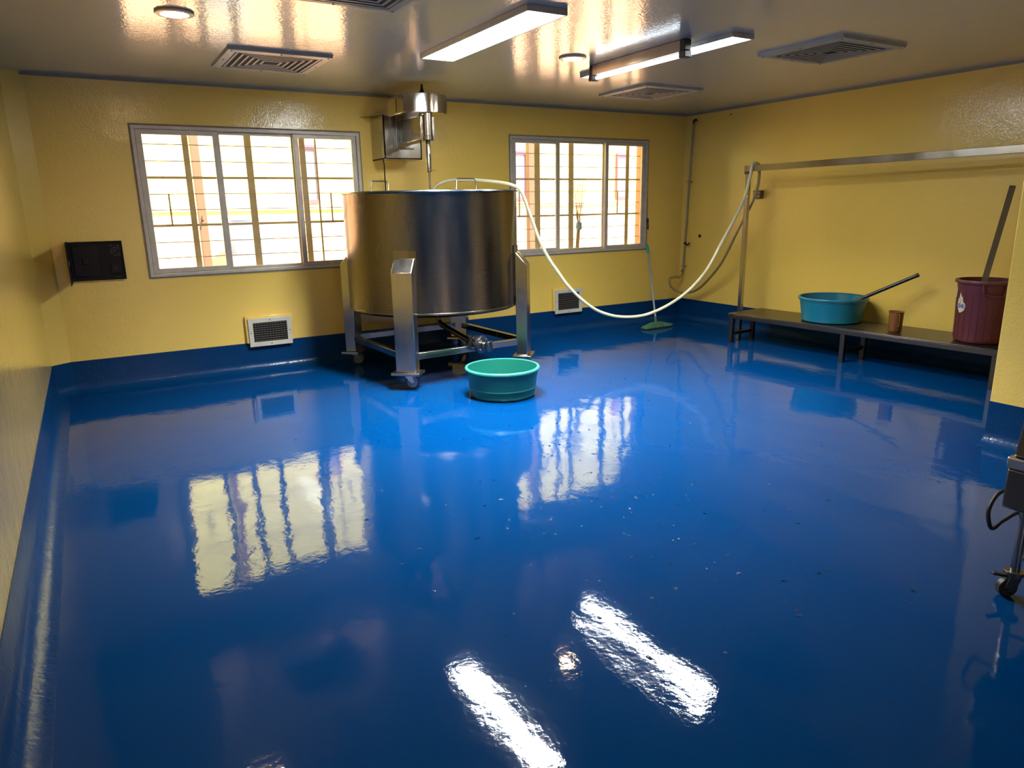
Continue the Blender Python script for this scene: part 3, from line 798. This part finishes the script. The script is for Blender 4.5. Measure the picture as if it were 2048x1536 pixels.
tag(MB().cyl((6.719, 6.662, 1.09), (6.712, 6.662, 1.09), 0.020, n=16).cyl((6.712, 6.662, 1.09), (6.700, 6.662, 1.09), 0.011, n=8).build('wall_bolt', 'black'), 'small black bolt in the right wall beside the corner pipe', 'bolt')
tag(MB().bar((6.719, 6.27, 2.492), (6.695, 6.22, 2.50), 0.008, 0.008).build('wall_hook', 'dark_steel'), 'tiny hook high on the right wall near the ceiling corner', 'hook')

so_ = thing('wall_socket', 'small brown electric socket on the right wall behind the rack post', 'socket', (6.719, 5.756, 1.54))
MB().box(6.665, 6.719, 5.700, 5.812, 1.535, 1.625).build('housing', 'socket', so_, bevel=0.006)
MB().box(6.660, 6.665, 5.715, 5.760, 1.550, 1.610).box(6.660, 6.665, 5.772, 5.800, 1.550, 1.610).build('insert', 'socket_in', so_, bevel=0.001)
MB().box(6.656, 6.6602, 5.728, 5.734, 1.565, 1.595).box(6.656, 6.6602, 5.744, 5.750, 1.565, 1.595).box(6.656, 6.6602, 5.782, 5.790, 1.57, 1.59).build('slots', 'black', so_)

# ------------------------------------------------------------------ bench and hanging rack
be = thing('steel_bench', 'long low stainless steel bench along the right wall', 'bench', (6.05, 4.1, 0))
bang = math.atan2(0.16, 2.66)
BM = Matrix.Translation((5.94, 5.415, 0)) @ Matrix.Rotation(bang, 4, 'Z')     # local -y runs along the bench front, +x to the wall
LEN = 2.665; BZ = 0.327; DEP = 0.575
MB().box(0, DEP, -LEN, 0, BZ-0.012, BZ, BM).build('top', 'bench_steel', be, bevel=0.003)
MB().box(0, 0.028, -LEN, 0, BZ-0.055, BZ-0.012, BM).box(DEP-0.028, DEP, -LEN, 0, BZ-0.055, BZ-0.012, BM).box(0.028, DEP-0.028, -0.028, 0, BZ-0.055, BZ-0.012, BM).box(0.028, DEP-0.028, -LEN, -LEN+0.028, BZ-0.055, BZ-0.012, BM).build('apron', 'bench_steel', be, bevel=0.002)
for yl in (-0.035, -1.335, -LEN+0.035):
    for xl in (0.028, 0.385):
        MB().box(xl-0.022, xl+0.022, yl-0.022, yl+0.022, 0.0, BZ-0.055 if xl > 0.1 else BZ-0.050, BM).build('leg', 'bench_steel', be, bevel=0.002)
    MB().box(0.05, 0.363, yl-0.015, yl+0.015, 0.085, 0.120, BM).build('brace', 'bench_steel', be, bevel=0.002)
rk = thing('hose_rack', 'tall stainless steel rail frame standing behind the bench with hose over it', 'rack', (6.19, 5.475, 0))
MB().box(6.168, 6.212, 5.452, 5.496, 0, 1.800).build('post', 'steel', rk, bevel=0.003)
MB().bar((6.190, 5.515, 1.842), (6.30, 2.30, 1.862), 0.050, 0.062).build('rail', 'steel', rk, bevel=0.003)
MB().box(6.160, 6.220, 5.440, 5.505, 1.785, 1.813).build('black_sleeve', 'black', rk, bevel=0.004)
MB().box(6.268, 6.312, 2.33, 2.374, 0, 1.83).build('post', 'steel', rk, bevel=0.003)

# ------------------------------------------------------------------ things on the bench
def basin(name, lab, c, rt, rb, h, body, rim, steps, rimr=0.010, cat='basin'):
    r = thing(name, lab, cat, c)
    th = 0.005
    outer = [(0, 0.0), (rb-0.012, 0.0), (rb, 0.010)]
    for t, dr_ in steps:
        outer.append((rb+(rt-rb)*t+dr_, h*t))
    outer += [(rt-0.004, h-0.004)]
    inner = [(rt-0.004-th, h-0.004), (rb+(rt-rb)*0.5-th, h*0.5), (rb-th, 0.014), (rb-0.02, 0.008), (0, 0.008)]
    MB().lathe(outer+inner, c, 96).build('basin_body', body, r, smooth=50)
    prof = [(rt-0.004+0.0, h-0.022), (rt+rimr, h-0.020), (rt+rimr+0.002, h-0.008), (rt+rimr-0.002, h), (rt, h+0.003), (rt-0.010, h), (rt-0.010, h-0.006), (rt-0.004, h-0.022)]
    MB().lathe(prof, c, 96).build('rim', rim, r, smooth=60)
    return r
basin('plastic_basin', 'round green plastic basin on the floor in front of the steel tank', (2.78, 4.88, 0.0), 0.293, 0.260, 0.240, 'green', 'green_rim',
      [(0.10, 0.004), (0.105, 0.0), (0.30, 0.0), (0.31, 0.006), (0.34, 0.006), (0.35, 0.001), (0.6, 0.0), (0.88, 0.001), (0.89, 0.006)])
basin('plastic_basin', 'round turquoise plastic basin standing on the steel bench', (6.345, 4.44, BZ+0.001), 0.315, 0.272, 0.243, 'blue_pl', 'blue_pl',
      [(0.05, 0.004), (0.5, 0.0), (0.84, 0.001), (0.85, 0.006)])
pd_ = thing('dipper_pole', 'dark steel tube leaning out of the turquoise basin on the bench', 'dipper', (6.30, 4.30, BZ+0.03))
pa, pb = Vector((6.265, 4.375, 0.445)), Vector((6.50, 3.705, 0.826))
MB().cyl(pa, pb, 0.017, n=20, cap=False).cyl(pa, pb, 0.014, n=20).build('handle', 'tube_steel', pd_)
MB().cyl(pb-(pb-pa).normalized()*0.02, pb+(pb-pa).normalized()*0.004, 0.0185, n=20).build('end_cap', 'black', pd_)
MB().lathe([(0, -0.10), (0.055, -0.10), (0.062, -0.02), (0.064, 0.0), (0.061, 0.0), (0.052, -0.095), (0, -0.096)], (6.25, 4.42, 0.452), 32).build('dipper_cup', 'steel', pd_)
cu = thing('plastic_cup', 'small amber plastic mug on the bench between the basin and the maroon bin', 'cup', (6.265, 3.727, BZ))
MB().lathe([(0, 0.002), (0.052, 0.002), (0.055, 0.006), (0.062, 0.174), (0.067, 0.180), (0.067, 0.184), (0.060, 0.184), (0.058, 0.176), (0.051, 0.012), (0, 0.010)], (6.265, 3.727, BZ), 40).build('mug_body', 'cup', cu)
d_ = Vector((-0.62, -0.785, 0)).normalized()
c_ = Vector((6.265, 3.727, BZ))+d_*0.058
MB().tube(spline([c_+Vector((0, 0, 0.160)), c_+d_*0.022+Vector((0, 0, 0.158)), c_+d_*0.028+Vector((0, 0, 0.110)), c_+d_*0.018+Vector((0, 0, 0.060)), c_-d_*0.004+Vector((0, 0, 0.058))], 5), 0.0055, 8).build('handle', 'cup', cu)

bn = thing('plastic_bin', 'tall maroon plastic bin with a torn sticker on the bench end', 'bin', (6.375, 3.05, BZ))
bc = (6.375, 3.05, BZ+0.001)
br_, bt_, bh = 0.196, 0.222, 0.515
MB().lathe([(0, 0), (br_-0.02, 0), (br_-0.006, 0.008), (br_, 0.03), (bt_-0.012, bh*0.83), (bt_-0.010, bh*0.84), (bt_-0.006, bh-0.004), (bt_-0.011, bh-0.004), (bt_-0.016, bh*0.8), (br_-0.006, 0.02), (0, 0.012)], bc, 96).build('bin_body', 'maroon', bn, smooth=50)
MB().lathe([(bt_-0.008, bh-0.026), (bt_+0.010, bh-0.024), (bt_+0.014, bh-0.010), (bt_+0.010, bh), (bt_-0.010, bh+0.002), (bt_-0.012, bh-0.006), (bt_-0.008, bh-0.026)], bc, 96).build('rim', 'maroon', bn, smooth=60)
rb_ = MB()
for i in range(24):
    a = 2*PI*i/24
    rb_.bar((bc[0]+(br_+0.001)*math.cos(a), bc[1]+(br_+0.001)*math.sin(a), bc[2]+0.03), (bc[0]+(bt_-0.0115)*math.cos(a), bc[1]+(bt_-0.0115)*math.sin(a), bc[2]+bh*0.83), 0.004, 0.004, up=(math.cos(a), math.sin(a), 0))
rb_.build('ribs', 'maroon', bn)
def on_bin(a, z, off=0.0):
    r = br_+(bt_-0.012-br_)*(z-0.03)/(bh*0.83-0.03)+off
    return Vector((bc[0]+r*math.cos(a), bc[1]+r*math.sin(a), bc[2]+z))
ha = R(-148)
MB().tube([on_bin(ha-0.22, bh-0.02, 0.010), on_bin(ha-0.20, bh-0.10, 0.030), on_bin(ha+0.1, bh-0.115, 0.030), on_bin(ha+0.42, bh-0.115, 0.030), on_bin(ha+0.50, bh-0.05, 0.020), on_bin(ha+0.50, bh-0.02, 0.010)], 0.007, 8).build('handle', 'maroon', bn)
def sticker(name, pts, m, off):
    mb = MB()
    pts = [(s0+(a-s0)*1.3, 0.31+(z-0.31)*1.2) for a, z in pts]
    n = len(pts)
    # fan of curved patch cells between outline and centre, with thickness
    ca = sum(p[0] for p in pts)/n; cz = sum(p[1] for p in pts)/n
    vs = [on_bin(ca, cz, off+0.001)]+[on_bin(a, z, off+0.001) for a, z in pts]+[on_bin(a, z, off) for a, z in pts]
    fs = [(0, 1+i, 1+(i+1) % n) for i in range(n)]+[(1+i, 1+(i+1) % n, 1+n+(i+1) % n, 1+n+i) for i in range(n)]
    return mb.add(vs, fs).build(name, m, bn)
s0 = R(-211)
sticker('sticker', [(s0+0.0, 0.40), (s0+0.06, 0.365), (s0+0.10, 0.37), (s0+0.14, 0.33), (s0+0.20, 0.325), (s0+0.24, 0.305), (s0+0.19, 0.275), (s0+0.10, 0.262), (s0+0.02, 0.255), (s0-0.05, 0.275), (s0-0.12, 0.30), (s0-0.09, 0.345), (s0-0.04, 0.36)], 'paper', 0.002)['label'] = 'torn beige and blue paper sticker'
sticker('sticker_print', [(s0-0.09, 0.318), (s0+0.16, 0.318), (s0+0.18, 0.290), (s0-0.07, 0.288)], 'paper_blue', 0.0035)
pr_ = MB()
for i, (da, hh) in enumerate(((-0.05, 0.018), (-0.015, 0.018), (0.02, 0.014), (0.055, 0.018), (0.09, 0.012), (0.125, 0.018))):
    pr_.bar(on_bin(s0+da, 0.303-hh/2, 0.0052), on_bin(s0+da+0.008*(i % 2), 0.303+hh/2, 0.0052), 0.003, 0.0012)
pr_.build('sticker_letters', 'paper', bn)
sticker('sticker_scrap', [(s0-0.30, 0.43), (s0-0.22, 0.42), (s0-0.23, 0.38), (s0-0.28, 0.35), (s0-0.36, 0.36)], 'paper', 0.002)
fb = MB().bar((6.36, 3.13, 0.42), (6.585, 3.070, 1.592), 0.046, 0.006, up=(-0.85, -0.5, 0.2)).build('steel_paddle', 'bench_steel', bevel=0.001)
tag(fb, 'flat steel bar leaning out of the maroon bin against the wall', 'paddle')

# ------------------------------------------------------------------ floor squeegee mop under the window corner
mp_ = thing('push_broom', 'green floor broom leaning in the corner under the right window', 'broom', (5.97, 6.57, 0))
HB = Matrix.Translation((5.972, 6.585, 0)) @ Matrix.Rotation(R(3), 4, 'Z')
MB().add([(-0.235, -0.06, 0.012), (0.235, -0.06, 0.012), (0.235, 0.045, 0.012), (-0.235, 0.045, 0.012), (-0.225, -0.05, 0.035), (0.225, -0.05, 0.035), (0.225, 0.03, 0.035), (-0.225, 0.03, 0.035), (-0.07, -0.02, 0.075), (0.07, -0.02, 0.075), (0.07, 0.02, 0.075), (-0.07, 0.02, 0.075)],
         [(0,3,2,1),(0,1,5,4),(1,2,6,5),(2,3,7,6),(3,0,4,7),(4,5,9,8),(5,6,10,9),(6,7,11,10),(7,4,8,11),(8,9,10,11)], HB).build('head', 'mop', mp_, bevel=0.006)
MB().box(-0.238, 0.238, -0.068, 0.05, 0.0, 0.014, HB).build('rubber_edge', 'black', mp_)
h0, h1 = Vector((5.965, 6.59, 0.07)), Vector((6.118, 6.972, 1.000))
hd = (h1-h0).normalized()
MB().cyl(h0, h0+hd*0.07, 0.019, 0.014, 16).build('handle_socket', 'mop', mp_)
MB().cyl(h0+hd*0.05, h1-hd*0.11, 0.0125, n=16).build('handle', 'mop_handle', mp_)
MB().cyl(h1-hd*0.12, h1-hd*0.02, 0.0175, 0.0165, 16).cyl(h1-hd*0.02, h1, 0.0165, 0.008, 16).build('grip', 'teal', mp_)
hk = thing('hanging_strap', 'dark clip on a thin cord hanging at the right edge of the right window', 'hook', (6.122, 6.985, 1.30))
MB().cyl((6.122, 6.985, 1.56), (6.122, 6.985, 0.99), 0.0022, n=6).build('cord', 'pipe', hk)
MB().tube([(6.118, 6.98, 1.31), (6.112, 6.978, 1.26), (6.118, 6.975, 1.19), (6.134, 6.975, 1.185), (6.136, 6.978, 1.24), (6.130, 6.98, 1.27)], 0.006, 8, closed=True).box(6.110, 6.136, 6.972, 6.988, 1.27, 1.32).build('clip', 'black', hk)

# ------------------------------------------------------------------ wheeled machine at the right edge
ct = thing('steel_machine_cart', 'stainless steel machine on casters cut by the right edge of the photo', 'machine', (3.1, 0.9, 0))
X0, Y1 = 2.815, 1.190
MB().box(X0, X0+0.62, Y1-0.52, Y1, 0.375, 0.530).build('lower_box', 'bench_steel', ct, bevel=0.008)
MB().box(X0-0.004, X0+0.625, Y1-0.525, Y1+0.004, 0.530, 0.575).build('band', 'cover_steel', ct, bevel=0.006)
vs = [(X0+0.01, Y1-0.01, 0.575), (X0+0.61, Y1-0.01, 0.575), (X0+0.61, Y1-0.51, 0.575), (X0+0.01, Y1-0.51, 0.575), (X0+0.032, Y1-0.022, 0.80), (X0+0.58, Y1-0.022, 0.80), (X0+0.58, Y1-0.49, 0.80), (X0+0.032, Y1-0.49, 0.80)]
MB().add(vs, [(0,1,2,3),(7,6,5,4),(0,4,5,1),(1,5,6,2),(2,6,7,3),(3,7,4,0)]).build('hopper', 'bench_steel', ct, bevel=0.008)
MB().cyl((3.05, 0.98, 0.375), (3.05, 0.98, 0.33), 0.07, n=24).build('outlet', 'dark_steel', ct)
for lx, ly in ((2.905, 1.145), (2.905, 0.72), (3.39, 1.145), (3.39, 0.72)):
    lo = MB().cyl((lx, ly, 0.105), (lx, ly, 0.376), 0.0165, n=16).build('leg', 'steel', ct)
    cc = bpy.data.objects.new('caster', None); COL.objects.link(cc); cc.parent = ct
    cc.location = Vector((lx, ly, 0.105))-Vector(ct.location)
    dx = Vector((-0.84, 0.54, 0))           # trailing direction
    sd = Vector((0.54, 0.84, 0))
    top = Vector((lx, ly, 0.100))
    axl = Vector((lx, ly, 0.036))+dx*0.022
    fk = MB().cyl(top+Vector((0, 0, 0.006)), top-Vector((0, 0, 0.008)), 0.036, n=20).cyl(top-Vector((0, 0, 0.008)), top-Vector((0, 0, 0.02)), 0.026, n=20)
    for s_ in (-1, 1):
        fk.bar(top-Vector((0, 0, 0.012))+sd*0.020*s_+dx*0.004, axl+sd*0.020*s_, 0.004, 0.044, up=dx)
    fk.build('fork', 'dark_steel', cc, bevel=0.001)
    MB().cyl(axl-sd*0.014, axl+sd*0.014, 0.036, n=28).build('wheel', 'black', cc, bevel=0.003)
    MB().bar(top-Vector((0, 0, 0.014))+dx*0.03, top-Vector((0, 0, 0.004))+dx*0.085, 0.022, 0.010).build('brake_pedal', 'black', cc, bevel=0.003)
    MB().cyl(axl-sd*0.026, axl+sd*0.026, 0.007, n=10).build('axle', 'steel', cc)
MB().bar((2.905, 1.145, 0.165), (2.905, 0.72, 0.165), 0.014, 0.014).bar((2.905, 0.93, 0.165), (3.39, 0.93, 0.165), 0.014, 0.014).build('cross_brace', 'steel', ct)
MB().tube(spline([(2.87, 1.20, 0.43), (2.83, 1.215, 0.41), (2.785, 1.215, 0.36), (2.785, 1.205, 0.305), (2.81, 1.20, 0.285), (2.86, 1.19, 0.31), (2.93, 1.15, 0.345), (3.03, 1.02, 0.352)], 6), 0.0075, 10).build('power_cable', 'black', ct)

# ------------------------------------------------------------------ water drops left on the floor
wd = MB()
for i in range(300):
    if i < 180:
        x = random.gauss(2.15, 0.42); y = random.gauss(2.55, 0.5)
    else:
        x = random.uniform(1.0, 4.2); y = random.uniform(1.6, 4.8)
    r = random.choice((0.003, 0.004, 0.005, 0.007))
    el = random.uniform(1, 2.2); an = random.uniform(0, PI)
    m_ = Matrix.Translation((x, y, 0)) @ Matrix.Rotation(an, 4, 'Z') @ Matrix.Diagonal((el, 1, 1, 1))
    wd.lathe([(r, 0.0), (r*0.92, r*0.25), (r*0.55, r*0.42), (0.0001, r*0.48)], (0, 0, 0), 8, mtx=m_)
wo = wd.build('water_drops', 'water', smooth=80)
wo['kind'] = 'stuff'
tag(wo, 'scattered water drops on the shiny blue floor', 'water')
